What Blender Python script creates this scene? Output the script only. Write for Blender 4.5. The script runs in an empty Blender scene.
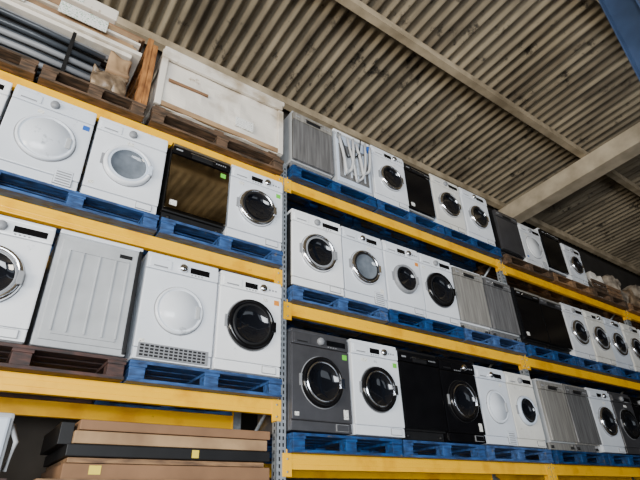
import bpy, bmesh, math, random
from mathutils import Vector, Matrix, noise
random.seed(7)
H=1.6
scene=bpy.context.scene
# ---------------- materials ----------------
_m={}
def mat(name,col,rough=.5,metal=0.0,var=0.12,scale=6.0,col2=None,stretch=(1,1,1),bump=0.0,thr=None,spec=.5,coat=0,scuff=None,vary=0,sat=(1.5,.3)):
    if name in _m: return _m[name]
    m=bpy.data.materials.new(name); m.use_nodes=True
    nt=m.node_tree; b=nt.nodes['Principled BSDF']
    b.inputs['Roughness'].default_value=rough; b.inputs['Metallic'].default_value=metal
    b.inputs['Specular IOR Level'].default_value=spec
    b.inputs['Coat Weight'].default_value=coat
    tc=nt.nodes.new('ShaderNodeTexCoord'); mp=nt.nodes.new('ShaderNodeMapping')
    mp.inputs['Scale'].default_value=stretch
    nz=nt.nodes.new('ShaderNodeTexNoise'); nz.inputs['Scale'].default_value=scale; nz.inputs['Detail'].default_value=5
    nt.links.new(tc.outputs['Object'],mp.inputs[0]); nt.links.new(mp.outputs[0],nz.inputs['Vector'])
    cr=nt.nodes.new('ShaderNodeValToRGB')
    c2=col2 if col2 else tuple(c*(1-var) for c in col)
    lo,hi=thr if thr else (.35,.65)
    cr.color_ramp.elements[0].position=lo; cr.color_ramp.elements[1].position=hi
    cr.color_ramp.elements[0].color=(*c2,1); cr.color_ramp.elements[1].color=(*col,1)
    nt.links.new(nz.outputs['Fac'],cr.inputs[0]); out=cr.outputs[0]
    if scuff:
        oi=nt.nodes.new('ShaderNodeObjectInfo'); va=nt.nodes.new('ShaderNodeVectorMath'); va.operation='ADD'
        nt.links.new(tc.outputs['Object'],va.inputs[0]); nt.links.new(oi.outputs['Location'],va.inputs[1])
        n2=nt.nodes.new('ShaderNodeTexNoise'); n2.inputs['Scale'].default_value=scuff[1]; n2.inputs['Detail'].default_value=8; n2.inputs['Roughness'].default_value=.7
        nt.links.new(va.outputs[0],n2.inputs['Vector'])
        r2=nt.nodes.new('ShaderNodeValToRGB'); r2.color_ramp.elements[0].position=scuff[2]; r2.color_ramp.elements[1].position=scuff[2]+.08
        mx=nt.nodes.new('ShaderNodeMixRGB'); nt.links.new(n2.outputs['Fac'],r2.inputs[0]); nt.links.new(r2.outputs[0],mx.inputs[0])
        nt.links.new(out,mx.inputs[1]); mx.inputs[2].default_value=(*scuff[0],1); out=mx.outputs[0]
    if vary:
        oi=nt.nodes.new('ShaderNodeObjectInfo'); hs=nt.nodes.new('ShaderNodeHueSaturation')
        mr=nt.nodes.new('ShaderNodeMapRange'); mr.inputs[3].default_value=1-vary; mr.inputs[4].default_value=1.0
        m2=nt.nodes.new('ShaderNodeMapRange'); m2.inputs[3].default_value=sat[0]; m2.inputs[4].default_value=sat[1]
        nt.links.new(oi.outputs['Random'],mr.inputs[0]); nt.links.new(oi.outputs['Random'],m2.inputs[0])
        nt.links.new(mr.outputs[0],hs.inputs['Value']); nt.links.new(m2.outputs[0],hs.inputs['Saturation'])
        nt.links.new(out,hs.inputs['Color']); out=hs.outputs[0]
    nt.links.new(out,b.inputs['Base Color'])
    if bump:
        bp=nt.nodes.new('ShaderNodeBump'); bp.inputs['Strength'].default_value=bump; bp.inputs['Distance'].default_value=.02
        nt.links.new(nz.outputs['Fac'],bp.inputs['Height']); nt.links.new(bp.outputs[0],b.inputs['Normal'])
    _m[name]=m; return m
WHITE=mat('white_enamel',(.86,.90,.96),.18,var=.09,scale=3,scuff=((.46,.49,.53),7,.64),vary=.14)
WHITE2=mat('cool_white_enamel',(.62,.70,.82),.25,var=.10,scale=3,scuff=((.45,.48,.52),6,.63))
CREAM=mat('aged_white_enamel',(.80,.79,.74),.25,var=.12,scale=3,scuff=((.5,.47,.42),6,.62))
SIDE=mat('grey_side_panel',(.45,.47,.49),.35,var=.15,scuff=((.3,.3,.3),6,.63))
GLASS=mat('dark_door_glass',(.006,.007,.010),.04,var=.3,coat=.6)
GLASSG=mat('grey_door_glass',(.17,.20,.24),.10,var=.4,scale=8)
BLACK=mat('black_gloss',(.005,.005,.006),.12,var=.3,spec=.4)
BLACKM=mat('black_plastic',(.010,.010,.011),.5,var=.3,spec=.3)
CHROME=mat('chrome',(.88,.89,.92),.12,metal=1,var=.1)
GRAPH=mat('graphite_enamel',(.10,.10,.11),.28,metal=.5,var=.2)
STEEL=mat('stainless_steel',(.60,.58,.54),.24,metal=.5,var=.35,scale=4,stretch=(9,1,.6),vary=.15,sat=(1.2,.8))
STEELD=mat('grey_steel',(.34,.34,.35),.24,metal=.5,var=.4,scale=4,stretch=(9,1,.6),vary=.15,sat=(1.2,.8))
BRONZE=mat('dark_stainless',(.55,.45,.30),.07,metal=1,var=.3,scale=2,col2=(.14,.11,.07))
GREYP=mat('grey_plastic',(.26,.27,.29),.4)
YEL=mat('yellow_paint',(.96,.50,.0),.33,var=.2,scale=5,col2=(.74,.33,.0),thr=(.28,.5),bump=.1,scuff=((.22,.13,.03),9,.67),spec=.4)
GALV=mat('galvanised_steel',(.42,.46,.50),.42,metal=.5,var=.3,scale=30)
HOLE=mat('slot_shadow',(.008,.008,.01),.8)
BLUEW=mat('blue_painted_wood',(.003,.10,.36),.6,var=.5,scale=9,col2=(.006,.03,.10),stretch=(1,4,4),bump=.3,scuff=((.18,.15,.11),12,.62),vary=.45,sat=(1.1,.85))
REDW=mat('dark_red_wood',(.08,.035,.028),.7,var=.5,scale=9,col2=(.02,.014,.014),stretch=(1,4,4),bump=.3)
WOOD=mat('pine_wood',(.30,.17,.08),.7,var=.4,scale=7,col2=(.10,.055,.03),stretch=(1,5,5),bump=.3)
WOODD=mat('old_wood',(.14,.08,.045),.75,var=.4,scale=7,col2=(.03,.02,.012),stretch=(1,5,5),bump=.3)
ORW=mat('orange_wood',(.42,.18,.05),.65,var=.4,scale=7,col2=(.16,.06,.018),stretch=(5,5,1),bump=.3)
CARD=mat('cardboard',(.42,.27,.14),.8,var=.3,scale=3,col2=(.22,.13,.07))
CARDD=mat('dim_cardboard',(.26,.14,.07),.8,var=.3,scale=3)
CARTON=mat('whitened_carton',(.76,.71,.63),.35,scale=2.0,col2=(.42,.34,.24),thr=(.32,.44),bump=.35,scuff=((.36,.27,.18),6,.62))
PIPE=mat('dark_plastic_pipe',(.06,.07,.085),.32,var=.4,scale=4)
WRAP=mat('brown_wrap',(.30,.21,.13),.35,scale=10,col2=(.08,.055,.035),bump=.6)
LGREEN=mat('green_sticker',(.15,.60,.05),.5); LORG=mat('orange_sticker',(.8,.28,.03),.5)
LBLUE=mat('blue_sticker',(.02,.12,.5),.5); LWH=mat('white_label',(.8,.8,.78),.6,col2=(.15,.35,.2),thr=(.40,.44),scale=60,stretch=(1,1,2))
PAPER=mat('paper_label',(.82,.82,.78),.6,col2=(.12,.12,.14),thr=(.40,.42),scale=70,stretch=(1,1,3))
LYEL=mat('yellow_sticker',(.85,.65,.05),.5)
HOSE=mat('hose_grey',(.6,.61,.62),.45)
ROOF=mat('fibre_cement_sheet',(.37,.31,.215),.85,scale=2.2,col2=(.11,.088,.060),stretch=(1.5,.35,1),thr=(.3,.68),scuff=((.042,.034,.024),3,.57))
CONC=mat('concrete_beam_mat',(.64,.55,.41),.85,scale=3,col2=(.42,.35,.25),bump=.2)
PURL=mat('purlin_mat',(.54,.44,.30),.8,scale=3,col2=(.28,.22,.14),bump=.2)
WALLM=mat('dark_block_wall',(.035,.03,.026),.9,scale=3,var=.4)
WALLF=mat('added_dark_wall',(.08,.07,.06),.85,scale=3,var=.3)  # dark tone for the added walls, so glossy fronts mirror a dark interior
FLOORM=mat('concrete_floor',(.20,.17,.13),.7,scale=1.3,var=.3)
BLUES=mat('blue_steel_paint',(.045,.08,.17),.4,var=.3,scale=3)
SACK=mat('woven_sack',(.38,.32,.25),.8,scale=6,col2=(.12,.095,.07),bump=.4)
# ---------------- builder ----------------
class B:
    def __init__(s): s.bm=bmesh.new(); s.mats=[]
    def mi(s,m):
        if m not in s.mats: s.mats.append(m)
        return s.mats.index(m)
    def add(s,t,m,smooth=False,M=None):
        if M is not None: bmesh.ops.transform(t,matrix=M,verts=t.verts)
        i=s.mi(m)
        for f in t.faces: f.material_index=i; f.smooth=smooth
        me=bpy.data.meshes.new('tmp'); t.to_mesh(me); t.free(); s.bm.from_mesh(me); bpy.data.meshes.remove(me)
    def box(s,x0,x1,y0,y1,z0,z1,m,bev=0,M=None,seg=2):
        t=bmesh.new(); bmesh.ops.create_cube(t,size=1)
        bmesh.ops.transform(t,matrix=Matrix.Translation(((x0+x1)/2,(y0+y1)/2,(z0+z1)/2))@Matrix.Diagonal((x1-x0,y1-y0,z1-z0,1)),verts=t.verts)
        if bev: bmesh.ops.bevel(t,geom=t.edges[:],offset=bev,segments=seg,affect='EDGES',profile=.6)
        s.add(t,m,False,M)
    def lathe(s,prof,c,m,seg=40,smooth=True,axis='Y'):
        t=bmesh.new(); rings=[]
        for r,y in prof:
            if r<1e-6: rings.append([t.verts.new((0,y,0))])
            else: rings.append([t.verts.new((r*math.cos(2*math.pi*k/seg),y,r*math.sin(2*math.pi*k/seg))) for k in range(seg)])
        for a,b in zip(rings[:-1],rings[1:]):
            for k in range(seg):
                k2=(k+1)%seg
                if len(b)==1 and len(a)>1: t.faces.new((a[k],a[k2],b[0]))
                elif len(a)==1 and len(b)>1: t.faces.new((a[0],b[k2],b[k]))
                else: t.faces.new((a[k],a[k2],b[k2],b[k]))
        bmesh.ops.recalc_face_normals(t,faces=t.faces)
        M=Matrix.Translation(c)
        if axis=='Z': M=M@Matrix.Rotation(math.pi/2,4,'X')
        s.add(t,m,smooth,M)
    def tube(s,pts,r,m,seg=8):
        t=bmesh.new(); pts=[Vector(p) for p in pts]; rings=[]
        for i,p in enumerate(pts):
            d=(pts[min(i+1,len(pts)-1)]-pts[max(i-1,0)]).normalized()
            u=d.cross(Vector((0,0,1)));
            if u.length<.05: u=d.cross(Vector((0,1,0)))
            u.normalize(); v=d.cross(u)
            rings.append([t.verts.new(p+r*(math.cos(2*math.pi*k/seg)*u+math.sin(2*math.pi*k/seg)*v)) for k in range(seg)])
        for a,b in zip(rings[:-1],rings[1:]):
            for k in range(seg): t.faces.new((a[k],a[(k+1)%seg],b[(k+1)%seg],b[k]))
        t.faces.new(rings[0][::-1]); t.faces.new(rings[-1])
        bmesh.ops.recalc_face_normals(t,faces=t.faces)
        s.add(t,m,True)
    def lump(s,x0,x1,y0,y1,z0,z1,m,amp=.02,freq=4,n=14,round_=0.0,flatbot=True):
        t=bmesh.new(); bmesh.ops.create_cube(t,size=2)
        bmesh.ops.subdivide_edges(t,edges=t.edges[:],cuts=n,use_grid_fill=True)
        off=Vector((random.random()*50,random.random()*50,0))
        for v in t.verts:
            p=v.co.copy()
            if round_>0:
                q=p.normalized()*1.15; p=p.lerp(q,round_)
            w=Vector(((x0+x1)/2+p.x*(x1-x0)/2,(y0+y1)/2+p.y*(y1-y0)/2,(z0+z1)/2+p.z*(z1-z0)/2))
            d=noise.noise_vector(w*freq+off)*amp+noise.noise_vector(w*freq*2.7+off)*amp*.4
            w+=d
            if flatbot: w.z=max(w.z,z0)
            w.x=min(max(w.x,x0),x1); v.co=w
        s.add(t,m,round_>0)
    def finish(s,name,loc=(0,0,0),rz=0,parent=None,rot=None):
        me=bpy.data.meshes.new(name); s.bm.to_mesh(me); s.bm.free()
        for m in s.mats: me.materials.append(m)
        o=bpy.data.objects.new(name,me); scene.collection.objects.link(o)
        o.location=loc; o.rotation_euler=rot if rot else (0,0,rz)
        if parent: o.parent=parent
        return o
# ---------------- appliances ----------------
YF=3.385
def feet(b,w,d):
    for sx in(-1,1):
        for y in(.06,d-.06): b.lathe([(0,0),(.02,0),(.02,.03),(0,.03)],(sx*(w/2-.06),y,.03),BLACKM,seg=12,axis='Z')
def labels(b,hw,h,low=True):
    r=random.random
    if r()<.5:
        x=random.uniform(-hw+.03,hw-.12); b.box(x,x+random.uniform(.04,.08),-.0022,.0,h-.20,h-.17,PAPER)
    if r()<.3: 
        x=hw-.09; b.box(x,x+.05,-.0022,.0,.13,.21,random.choice([PAPER,LWH]))
    if r()<.25: b.box(-hw+.03,-hw+.07,-.0022,.0,.13,.16,random.choice([PAPER,LBLUE]))
def washer(X0,X1,zr,h=.84,body=None,ring=None,glass=None,R=.19,panel=None,dry=False,sticker=None,dep=.56,inner=None,yf=YF,rz=None,vent=False,disp=True,side=None,name=None,style=0,flap=False):
    body=body or WHITE; ring=ring or CHROME; glass=glass or GLASS; panel=panel or body
    w=X1-X0; b=B(); hw=w/2
    feet(b,w,dep)
    b.box(-hw,hw,.025,dep,.018,h-.03,side or body,.012)
    b.box(-hw,hw,.006,dep,h-.032,h,body,.01)
    b.box(-hw,hw,0,.03,.10,h-.142,body,.009)
    b.box(-hw,hw,-.006,.03,h-.138,h-.034,panel,.009)
    b.box(-hw+.004,hw-.004,.010,.035,.02,.096,body,.004)
    b.box(-hw+.02,-hw+.19,-.013,.0,h-.125,h-.048,panel,.006)
    dark=panel in(BLACK,GRAPH)
    b.box(-hw+.05,-hw+.16,-.0145,-.006,h-.120,h-.108,BLACKM if dark else GREYP,.002)
    kx=(-.01,.10,-.01)[style%3]
    b.lathe([(.034,0),(.034,-.016),(.028,-.028),(0,-.029)],(kx,-.006,h-.087),CHROME if (panel!=body or style) else GREYP,seg=24)
    if disp:
        a,c=((.06,hw-.04),(-.07,.05),(.05,hw-.08))[style%3]
        b.box(a,c,-.0085,0,h-.112,h-.062,BLACK,.002)
        for k in range(4): b.box(a+.01+k*.028,a+.022+k*.028,-.011,0,h-.130,h-.121,GREYP)
        if style==1:
            for k in range(3): b.box(.16+k*.03,.175+k*.03,-.011,0,h-.095,h-.082,GREYP)
    cz=.10+(h-.242)/2+.01
    if dry=='solid':
        b.lathe([(R,0),(R,-.016),(R*.95,-.024),(R*.91,-.024),(R*.89,-.013),(R*.86,-.013),(R*.83,-.026),(0,-.03)],(0,0,cz),ring,seg=48)
        b.lathe([(R*1.04,0),(R*1.04,-.003),(R*1.0,-.003)],(0,0,cz),GREYP,seg=48)
        b.box(R*.66,R*.84,-.034,-.02,cz-.05,cz+.05,SIDE,.006)
    else:
        b.lathe([(R*1.03,0),(R*1.03,-.003),(R*1.0,-.003)],(0,0,cz),GREYP if body is not BLACK else BLACKM,seg=48)
        b.lathe([(R,0),(R,-.02),(R*.96,-.038),(R*.86,-.042),(R*.82,-.03)],(0,0,cz),ring,seg=48)
        b.lathe([(R*.82,-.03),(R*.78,-.038),(R*.73,-.034)],(0,0,cz),inner or BLACKM,seg=48)
        b.lathe([(R*.73,-.034),(R*.62,-.014),(R*.4,-.004),(0,-.001)],(0,0,cz),glass,seg=48)
        b.box(R*.80,R*.99,-.052,-.03,cz-.045,cz+.045,inner or ring,.006)
        b.box(-R-.02,-R+.012,-.012,.0,cz-.05,cz+.05,GREYP,.004)
    if vent:
        b.box(-hw+.03,hw-.03,-.003,.02,.03,.135,GREYP,.003)
        for r in range(4):
            for k in range(14):
                x=-hw+.045+k*(w-.09)/14
                b.box(x,x+(w-.09)/14-.010,-.005,.0,.040+r*.023,.054+r*.023,HOLE)
    else:
        b.box(hw-.17,hw-.05,-.003,.02,.035,.085 if not dry else .16,body,.004)
        b.box(hw-.173,hw-.047,.0,.02,.032,.088 if not dry else .163,GREYP)
        if dry:
            for r in range(5): b.box(hw-.16,hw-.06,-.006,.0,.045+r*.022,.054+r*.022,GREYP)
    if sticker: b.box(hw-.075,hw-.025,-.0025,.0,h-.215,h-.17,sticker)
    labels(b,hw,h)
    nm=name or ('tumble_dryer' if dry else 'washing_machine')
    return b.finish(nm,((X0+X1)/2,yf+random.uniform(-.012,.012),zr+H),random.uniform(-.012,.012) if rz is None else rz)
def dishw(X0,X1,zr,h=.83,front=None,side=None,panel=None,dep=.55,yf=YF,sticker=None,rz=None,strip=None):
    front=front or STEEL; side=side or SIDE; panel=panel or front
    w=X1-X0; hw=w/2; b=B(); feet(b,w,dep)
    b.box(-hw,hw,.035,dep,.09,h-.025,side,.006)
    b.box(-hw,hw,.02,dep,h-.025,h,side,.005)
    b.box(-hw+.02,hw-.02,.08,dep-.02,.02,.09,BLACKM)
    b.box(-hw+.006,hw-.006,.065,.09,.015,.10,BLACKM if front in(BRONZE,BLACK) else front,.003)
    b.box(-hw+.003,hw-.003,0,.04,.105,h-.135,front,.006)
    b.box(-hw+.003,hw-.003,-.008,.04,h-.130,h-.03,panel,.006)
    b.box(-.10,.10,-.011,-.002,h-.122,h-.085,BLACKM,.006)
    b.box(-.12,.12,-.02,-.004,h-.085,h-.075,CHROME,.003)
    if strip: b.box(-hw+.003,hw-.003,-.012,.0,h-.055,h-.026,strip,.003)
    for k in range(5): b.box(.13+k*.022,.142+k*.022,-.0105,0,h-.09,h-.078,GREYP)
    b.box(-hw+.03,-hw+.09,-.0105,0,h-.09,h-.075,GREYP)
    if sticker: b.box(hw-.09,hw-.04,-.003,.01,h-.21,h-.165,sticker)
    if random.random()<.3: b.box(-hw+.04,-hw+.10,-.003,.01,.14,.19,PAPER)
    return b.finish('dishwasher',((X0+X1)/2,yf+random.uniform(-.012,.012),zr+H),random.uniform(-.012,.012) if rz is None else rz)
def backmachine(X0,X1,zr,h=.84,hoses=True,dep=.56):
    w=X1-X0; hw=w/2; b=B(); feet(b,w,dep)
    pm=WHITE2 if hoses else SIDE
    b.box(-hw,hw,.012,dep,.018,h-.03,SIDE,.012)
    b.box(-hw,hw,.0,dep,h-.032,h,WHITE,.008)
    b.box(-hw+.03,hw-.03,0,.02,.06,h-.07,pm,.006)
    if hoses:
        b.box(-hw+.06,hw-.06,-.006,.01,.12,h-.2,STEELD,.012)
        b.lathe([(.15,0),(.15,-.012),(.13,-.012),(.12,-.004),(.05,-.004),(.04,-.012),(0,-.012)],(0,-.004,.36),SIDE,seg=32)
        for k in range(4): b.box(-.16+k*.1,-.14+k*.1,-.012,0,.16,h-.25,pm,.004)
        def hose(x0,x1,sag,top,r=.014,m=HOSE):
            pts=[]
            for i in range(17):
                u=i/16; pts.append((x0+(x1-x0)*u,-.035-.02*math.sin(u*9),top-sag*math.sin(math.pi*u)**.7+.03*math.sin(u*14)))
            b.tube(pts,r,m,10)
        hose(-.22,-.02,.52,h-.12,.017); hose(-.1,.17,.6,h-.1); hose(.03,.24,.42,h-.14,.017); hose(-.24,.1,.3,h-.08,.008,BLACKM)
        b.box(-.24,-.2,-.05,0,h-.14,h-.09,GREYP,.004); b.box(.2,.25,-.05,0,h-.16,h-.1,LBLUE,.004)
    else:
        for x in (-.2,-.11,.0,.11,.2): b.box(x-.006,x+.006,-.009,.004,.12,h-.15,pm,.003)
        b.box(-.2,.2,-.009,.004,h-.15,h-.135,pm,.003); b.box(-.2,.2,-.009,.004,.10,.115,pm,.003)
        b.box(hw-.028,hw-.004,-.012,.02,.03,h-.03,BLACKM,.004)
        b.box(hw-.16,hw-.07,-.005,.01,h-.12,h-.09,BLACKM,.002)
    return b.finish('washing_machine',((X0+X1)/2,YF,zr+H),0)
def pallet(X0,X1,zb,m,d=1.0,y0=3.365):
    b=B(); w=X1-X0; n=7; j=random.uniform
    for y in (0,d/2-.06,d-.12): b.box(0,w,y+j(0,.006),y+.12,0,.022,m,.003)
    for x in (0,w/2-.06,w-.12):
        for y in (.004,d/2-.05,d-.11): b.box(x+.004,x+.112,y,y+.1,.022,.098,m,.004)
        b.box(x,x+.12,0,d,.098,.120,m,.003)
    for k in range(n):
        y=k*(d-.11)/(n-1); b.box(0,w,y,y+.11-j(0,.01),.120,.142,m,.003)
    return b.finish('pallet',(X0,y0+j(-.006,.006),zb+H),0)
# ---------------- rack ----------------
rack=bpy.data.objects.new('pallet_rack',None); scene.collection.objects.link(rack)
RF=3.46; RB=4.30
UP=[-1.55,2.03,5.62,9.21,12.80]; UW=.085; RT=3.25+H
for i,x in enumerate(UP):
    b=B()
    for y0 in (RF,RB-.04):
        b.box(x,x+UW,y0,y0+.012,0.0,RT,GALV,.002,seg=1); b.box(x,x+.006,y0,y0+.07,0,RT,GALV); b.box(x+UW-.006,x+UW,y0,y0+.07,0,RT,GALV)
        b.box(x-.0,x+UW,y0-.0,y0+.09,0,.008,GALV)
    z=.06
    while z<RT-.05:
        for sx in(.02,.053): 
            b.box(x+sx,x+sx+.013,RF-.0015,RF+.002,z,z+.028,HOLE)
        b.box(x-.001,x+.002,RF+.03,RF+.045,z,z+.028,HOLE)
        z+=.05
    z=.3; k=0
    while z<RT-.6:
        ya,yb=(RF+.06,RB-.04) if k%2==0 else (RB-.04,RF+.06)
        b.tube([(x+UW/2,ya,z),(x+UW/2,yb,z+.55)],.016,GALV,6); z+=.55;k+=1
    b.finish('upright_frame_%d'%(i+1),parent=rack)
BH=.115
LV={0:[3.05,1.976,.81,.08],1:[3.05,1.67,.417],2:[3.0,1.67,.417],3:[3.0,1.67,.417]}
for bay,ls in LV.items():
    xa=UP[bay]+UW; xb=UP[bay+1]
    for j,zt in enumerate(ls):
        b=B(); z1=zt+H; z0=z1-BH
        for y0 in (RF,RB-.05):
            b.box(xa+.006,xb-.006,y0,y0+.05,z0,z1,YEL,.006)
        b.box(xa+.006,xb-.006,RF-.003,RF+.01,z0+.035,z1-.035,YEL,.004)
        for xx in (xa+.002,xb-.010):
            for y0 in (RF-.004,RB-.06): b.box(xx,xx+.008,y0,y0+.07,z0-.05,z1+.03,YEL,.002)
        for xx,s in ((xa,-1),(xb,1)):
            xl,xr=(xx-.035,xx+.05) if s<0 else (xx-.05,xx+.035)
            b.box(xl,xr,RF-.008,RF-.003,z0-.05,z1+.0,YEL,.002)
            for q in (.2,.75): b.lathe([(.008,0),(.008,-.006),(0,-.007)],((xl+xr)/2,RF-.008,z0-.05+q*(BH+.05)),GALV,seg=8)
        b.finish('beam_%d_%d'%(bay,j+1),parent=rack)
PT=.143
def P(zb,spans,mats_):
    for (a,c),m in zip(spans,mats_): pallet(a,c,zb,m)
P(1.976,[(-1.44,-.38),(-.35,.86),(.88,2.02)],[BLUEW]*3)
P(.81,[(-1.44,-.44),(-.42,.80),(.82,2.02)],[REDW,REDW,BLUEW])
S1=[(2.125,3.28),(3.30,4.44),(4.46,5.61)]; S2=[(5.715,6.87),(6.89,8.03),(8.05,9.2)]
P(3.05,S1,[BLUEW]*3); P(1.67,S1,[BLUEW]*3); P(.417,S1,[BLUEW]*3)
P(3.0,S2,[WOODD,WOOD,WOODD]); P(1.67,S2,[BLUEW]*3); P(.417,S2,[BLUEW]*3)
P(3.0,[(9.31,10.46),(10.5,11.6)],[WOOD]*2);P(1.67,[(9.31,10.46)],[BLUEW]);P(.417,[(9.31,10.46)],[BLUEW])
# rows
z=1.976+PT
washer(-.93,-.36,z,h=.80)
washer(-.335,.245,z,h=.80,ring=WHITE,dry='solid',R=.20,sticker=LBLUE,disp=False)
washer(.27,.845,z,h=.80,ring=WHITE,glass=GLASSG,inner=WHITE2,R=.19,disp=False)
dishw(.885,1.44,z,h=.80,front=BRONZE,side=BLACKM,panel=BLACK,strip=CHROME,sticker=LGREEN)
washer(1.455,2.015,z,h=.80,R=.19,sticker=LGREEN,style=1)
z=.81+PT
washer(-.42,.185,z,ring=CHROME,inner=GREYP,R=.2)
backmachine(.215,.79,z,hoses=False,h=.85)
washer(.83,1.415,z,h=.85,ring=WHITE,dry='solid',vent=True,R=.185,style=2)
washer(1.435,2.015,z,h=.84,ring=BLACK,R=.215,sticker=LORG,style=1)
z=.417+PT
washer(2.125,2.745,z,h=.86,body=GRAPH,ring=BLACK,R=.215,sticker=LGREEN,inner=CHROME)
washer(2.765,3.345,z,h=.86,ring=BLACK,R=.205,inner=CHROME,sticker=LGREEN,style=1)
dishw(3.365,3.93,z,h=.86,front=BLACK,side=BLACKM,panel=BLACK)
washer(3.95,4.51,z,h=.86,body=BLACK,ring=BLACK,R=.21,inner=CHROME,style=1)
washer(4.53,5.06,z,h=.84,ring=WHITE,dry='solid',R=.175,style=2)
washer(5.08,5.605,z,h=.84,R=.165,ring=WHITE2,body=CREAM)
z=1.67+PT
washer(2.125,2.725,z,R=.20,inner=GREYP,side=BLACKM)
washer(2.745,3.30,z,ring=CHROME,glass=GLASSG,R=.19,dry=True,style=2)
washer(3.32,3.86,z,ring=GREYP,R=.17,style=1,sticker=LORG)
washer(3.88,4.43,z,ring=BLACK,R=.215)
dishw(4.47,5.02,z,front=STEEL,side=WHITE)
dishw(5.06,5.60,z,front=STEELD,side=SIDE)
z=3.05+PT
dishw(2.14,2.69,z,h=.80,front=STEELD,side=SIDE,panel=STEEL)
backmachine(2.715,3.27,z,h=.82)
washer(3.30,3.85,z,ring=CHROME,R=.18,style=1)
dishw(3.87,4.35,z,front=BLACK,side=SIDE)
washer(4.375,4.94,z,R=.19,side=WHITE2,body=CREAM)
washer(4.97,5.55,z,R=.18,style=2)
# bay 2
z=.417+PT
dishw(5.73,6.28,z,front=STEEL,side=SIDE); dishw(6.30,6.86,z,front=STEELD,side=STEEL)
washer(6.89,7.45,z,R=.19,style=1); washer(7.47,8.03,z,body=GRAPH,ring=BLACK,R=.2)
washer(8.06,8.62,z,body=BLACK,ring=BLACK,inner=CHROME); washer(8.64,9.19,z)
z=1.67+PT
dishw(5.73,6.28,z,front=BLACK,side=BLACKM,strip=STEEL); dishw(6.30,6.86,z,front=BLACK,side=BLACKM,panel=GRAPH,strip=STEEL)
for i,a in enumerate((6.89,7.47,8.06,8.64)): washer(a,a+.555,z,R=.19,inner=GREYP,style=i%3,body=(WHITE,CREAM)[i%2])
z=3.0+PT
dishw(5.73,6.28,z,h=.8,front=GRAPH,side=BLACKM); washer(6.30,6.86,z,h=.74,ring=WHITE,dry='solid')
dishw(6.90,7.44,z,front=BLACK,side=WHITE); washer(7.47,8.0,z,h=.7,R=.16)
# bay 3
z=.417+PT; washer(9.32,9.88,z); washer(9.9,10.45,z)
z=1.67+PT; washer(9.32,9.88,z); washer(9.9,10.45,z)
for i,(a,c,h) in enumerate(((8.08,8.58,.46),(8.62,9.15,.56),(9.34,9.9,.66),(9.95,10.44,.5),(10.55,11.1,.75))):
    b=B(); b.lump(0,c-a,0,.6,0,h,(SACK,CARTON,SACK,WRAP,SACK)[i],.08,5,16,.35); b.finish('bulk_sack',(a,3.56,3.0+PT+H))
b=B(); b.box(0,.45,0,.5,0,.34,CARD,.004); b.box(.18,.27,-.002,.5,.0,.342,LWH); b.finish('cardboard_box',(11.12,3.45,3.0+PT+H))
for a,hh,m in ((8.15,.30,WOODD),(8.68,.34,WOOD)):
    b=B()
    for k in range(3): b.box(random.uniform(0,.05),.5,.0+random.uniform(0,.02),.03,k*.08,k*.08+.06,m,.004)
    for x in(.08,.4): b.box(x,x+.04,.03,.05,0,.24,m,.003)
    b.finish('wooden_slats',(a,3.385,3.0+PT+H))
# ---------------- top-left load ----------------
z=3.05
pallet(-1.44,-.25,z,WOODD); pallet(-.22,.60,z,WOODD); pallet(.66,2.02,z,WOODD)
b=B()
for r in range(10):
    for k in range(9):
        y=.04+k*.075+(r%2)*.035; zz=.03+r*.05
        x0=-1.3+random.uniform(-.08,.05); x1=.24+random.uniform(-.12,.12)
        b.tube([(x0,y,zz+.02),(x0+.5,y+random.uniform(-.01,.01),zz+.012),((x0+x1)/2+.2,y,zz+.01),(x1,y,zz-.02*(r>0)+random.uniform(0,.01))],.026,random.choice([PIPE,PIPE,PIPE,BLACKM,GREYP]),8)
for x in(-.7,-.1): b.box(x,x+.03,.0,.008,0,.53,BLACKM)
b.lump(.12,.42,-.03,.72,.0,.26,WRAP,.07,6,12,.2); b.lump(.22,.42,-.01,.6,.27,.49,CARD,.04,6,10,.1)
b.finish('plastic_pipe_bundle',(0,3.41,z+PT+H))
b=B(); zz=0
for k in range(8):
    t=random.uniform(.035,.055); dx=random.uniform(-.08,.08); dy=random.uniform(-.03,.04)
    b.box(-1.3+dx,.44+dx,dy+.03,.74+dy,zz,zz+t-.006,random.choice([CARD,CARD,CARTON,CARDD]),.004)
    zz+=t
b.box(-.26,.14,-.012,-.004,.12,.26,LWH); b.box(-.75,-.5,-.008,.0,.05,.2,LWH)
b.box(-.5,.2,.0,.5,zz,zz+.14,CARTON,.01); b.box(-.4,-.1,-.004,.01,zz+.02,zz+.11,LWH)
b.finish('cardboard_bundle',(0,3.4,z+PT+.552+H))
b=B()
b.box(0,.05,0,.05,0,.86,ORW,.004); b.box(0,.05,.65,.70,0,.86,ORW,.004)
b.box(.0,.025,.05,.65,.68,.80,ORW,.004); b.box(.0,.025,.05,.65,.1,.22,ORW,.004); b.box(.0,.025,.05,.65,.4,.5,ORW,.004)
b.box(.052,.10,-.0,.10,.0,.80,ORW,.004); 
b.finish('wooden_crate_end',(.505,3.385,z+PT+H),0)
b=B()
b.box(0,1.34,.0,.06,0,.07,WOODD,.004); b.box(0,1.34,.5,.56,0,.07,WOODD,.004); 
for x in(.02,.6,1.2): b.box(x,x+.1,.0,.56,.07,.09,WOODD,.004)
b.lump(0.0,1.36,.0,.58,.092,.60,CARTON,.026,3.5,18)
b.lump(0.0,1.33,.01,.58,.50,.80,CARTON,.02,3.0,16)
b.box(.0,1.36,-.040,.60,.79,.845,CARTON,.010,M=Matrix.Rotation(.008,4,'Y'))
b.box(.0,1.35,-.036,-.0,.70,.80,CARTON,.008,M=Matrix.Rotation(-.008,4,'Y'))
b.box(.0,1.36,-.022,.0,.10,.155,CARD,.006)
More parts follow.
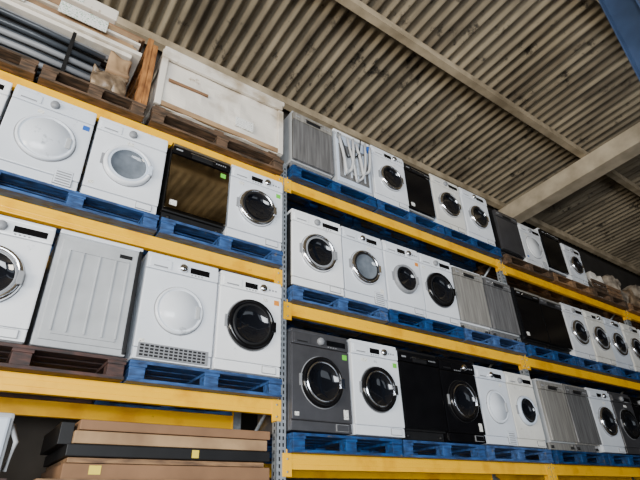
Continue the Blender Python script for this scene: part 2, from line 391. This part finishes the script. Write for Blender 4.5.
b.box(.1,.5,-.030,-.015,.42,.45,CARDD,.003,M=Matrix.Rotation(-.02,4,'Y'))
b.box(1.30,1.36,-.026,.0,.095,.70,CARTON,.006); b.box(.0,.06,-.026,.0,.095,.70,CARTON,.006)
b.box(.80,1.0,-.028,-.012,.22,.34,PAPER,.002)
b.finish('large_carton',(.66,3.41,z+PT+H))
# ---------------- lower left ----------------
z=.08
pallet(-.9,.28,z,REDW); pallet(.42,2.0,z,WOOD)
b=B(); b.box(.0,1.42,0,.8,0,.09,CARDD,.006); b.box(.02,1.38,.02,.78,.095,.125,WOOD,.004); b.box(.0,1.42,.0,.8,.13,.20,BLACKM,.006)
b.box(.03,1.40,.01,.8,.205,.28,CARD,.008); b.box(.05,1.42,.0,.8,.284,.345,CARDD,.008); b.box(.15,.22,-.002,.004,.03,.08,LYEL); b.box(.8,.85,-.002,.004,.14,.19,LYEL); b.box(-.05,.03,.05,.7,.2,.33,BLACKM,.004)
b.finish('flat_pack_stack',(.56,3.47,z+PT+H))
b=B(); b.box(0,.5,.03,.55,0,.36,SIDE,.02); b.box(0.02,.48,0,.04,.03,.33,WHITE2,.015); b.lathe([(.1,0),(.1,-.02),(.07,-.02),(.05,-.005),(0,-.005)],(.25,0,.18),GREYP,seg=28)
b.tube([(.5,.1,.3),(.54,.05,.2),(.52,.1,.05)],.015,HOSE); b.finish('extractor_unit',(-.25,3.47,z+PT+H))
# ---------------- building ----------------
def roofz(y): return 5.80+.06*(4.8-y)+H
XA,XB,YA,YB=-9,24,-8.2,5.0
t=bmesh.new(); p=.177; n=int((XB-XA)/p*10); prev=None
ys=[YB,4.85,2.95,1.05,-.85,-2.75,-4.65,-6.5,YA]
for i in range(n+1):
    x=XA+(XB-XA)*i/n; wz=.052*math.sin(2*math.pi*x/p)
    cur=[t.verts.new((x,y,roofz(y)+wz+.050)) for y in ys]
    if prev:
        for a in range(len(ys)-1):
            f=t.faces.new((prev[a],prev[a+1],cur[a+1],cur[a])); f.smooth=True
    prev=cur
me=bpy.data.meshes.new('ceiling'); t.to_mesh(me); t.free(); me.materials.append(ROOF)
o=bpy.data.objects.new('ceiling',me); scene.collection.objects.link(o)
def sbox(name,x0,x1,y0,y1,dz0,dz1,m):
    b=B(); b.box(x0,x1,y0,y1,0,1,m)
    for v in b.bm.verts: v.co.z=roofz(v.co.y)+(dz0 if v.co.z<.5 else dz1)
    return b.finish(name)
k=1
for y in ys[1:-1]:
    sbox('trim_%d'%k,XA,XB,y-.11,y+.0,-.14,-.005,PURL); k+=1
for x in (-1.9,8.4,18.5):
    sbox('trim_%d'%k,x,x+.34,YA+.2,YB-.02,-.50,-.145,CONC); k+=1
b=B(); b.box(XA,XB,YB,YB+.2,0,roofz(YB)+.05,WALLM); b.finish('wall_back')
b=B(); b.box(XB,XB+.2,YA,YB+.2,0,roofz(YA)+.05,WALLM); b.finish('wall_right')
b=B(); zt=roofz(YA)-.01
b.box(XA,XB,YA-.2,YA,4.6,zt,WALLF)
for a,c in ((XA,-7.5),(3.5,6.5),(14,XB)): b.box(a,c,YA-.2,YA,0,4.6,WALLF)
b.finish('wall_front_added')  # unseen wall with openings, added for darker, window-like reflections
b=B(); b.box(XA-.2,XA,YA,YB+.2,5.0,roofz(YB)-.06,WALLF); b.box(XA-.2,XA,1.0,YB+.2,0,5.0,WALLF); b.finish('wall_left_added')  # unseen wall added for contrast, left open low down for directional light
b=B(); b.box(XA-6,XB+.2,YA-6,YB+.2,-.2,0,FLOORM); b.finish('floor')
b=B(); b.box(-.15,.15,-.15,-.135,0,7.2,BLUES,.003); b.box(-.15,.15,.135,.15,0,7.2,BLUES,.003); b.box(-.006,.006,-.135,.135,0,7.2,BLUES)
b.box(-.2,.2,-.2,.2,0,.02,BLUES)
b.finish('steel_column',(4.78,.72,0.0),rz=.0)
# ---------------- light ----------------
w=bpy.data.worlds.new('World'); scene.world=w; w.use_nodes=True
bg=w.node_tree.nodes['Background']; bg.inputs[0].default_value=(.80,.89,1,1); bg.inputs[1].default_value=1.2
def area(name,loc,tgt,sx,sy,e,c,spread=180):
    L=bpy.data.lights.new(name,'AREA'); L.shape='RECTANGLE'; L.size=sx; L.size_y=sy; L.energy=e; L.color=c
    L.spread=math.radians(spread)
    o=bpy.data.objects.new(name,L); scene.collection.objects.link(o); o.location=loc
    o.rotation_euler=(Vector(tgt)-Vector(loc)).to_track_quat('-Z','Y').to_euler()
area('daylight_left_door',(-8.5,-2.2,2.3),(3,2.5,5.8),4.5,2.6,1300,(1,.91,.76))
area('daylight_front_door',(-3.0,-7.8,2.2),(.6,3.5,3.4),8,4,520,(.90,.95,1),95)
# ---------------- camera ----------------
th=math.radians(29.7); ya=math.radians(54)
fh=Vector((math.cos(ya),math.sin(ya),0)); R=Vector((math.sin(ya),-math.cos(ya),0))
F=fh*math.cos(th)+Vector((0,0,math.sin(th))); U=-fh*math.sin(th)+Vector((0,0,math.cos(th)))
cx=R*.9994-U*.0357; cy=R*.0357+U*.9994
M=Matrix((cx,cy,-F)).transposed().to_4x4(); M.translation=Vector((0,0,H))
c=bpy.data.cameras.new('Camera'); co=bpy.data.objects.new('Camera',c); scene.collection.objects.link(co)
co.matrix_world=M; c.sensor_width=36; c.lens=27.0; c.clip_end=200
scene.camera=co
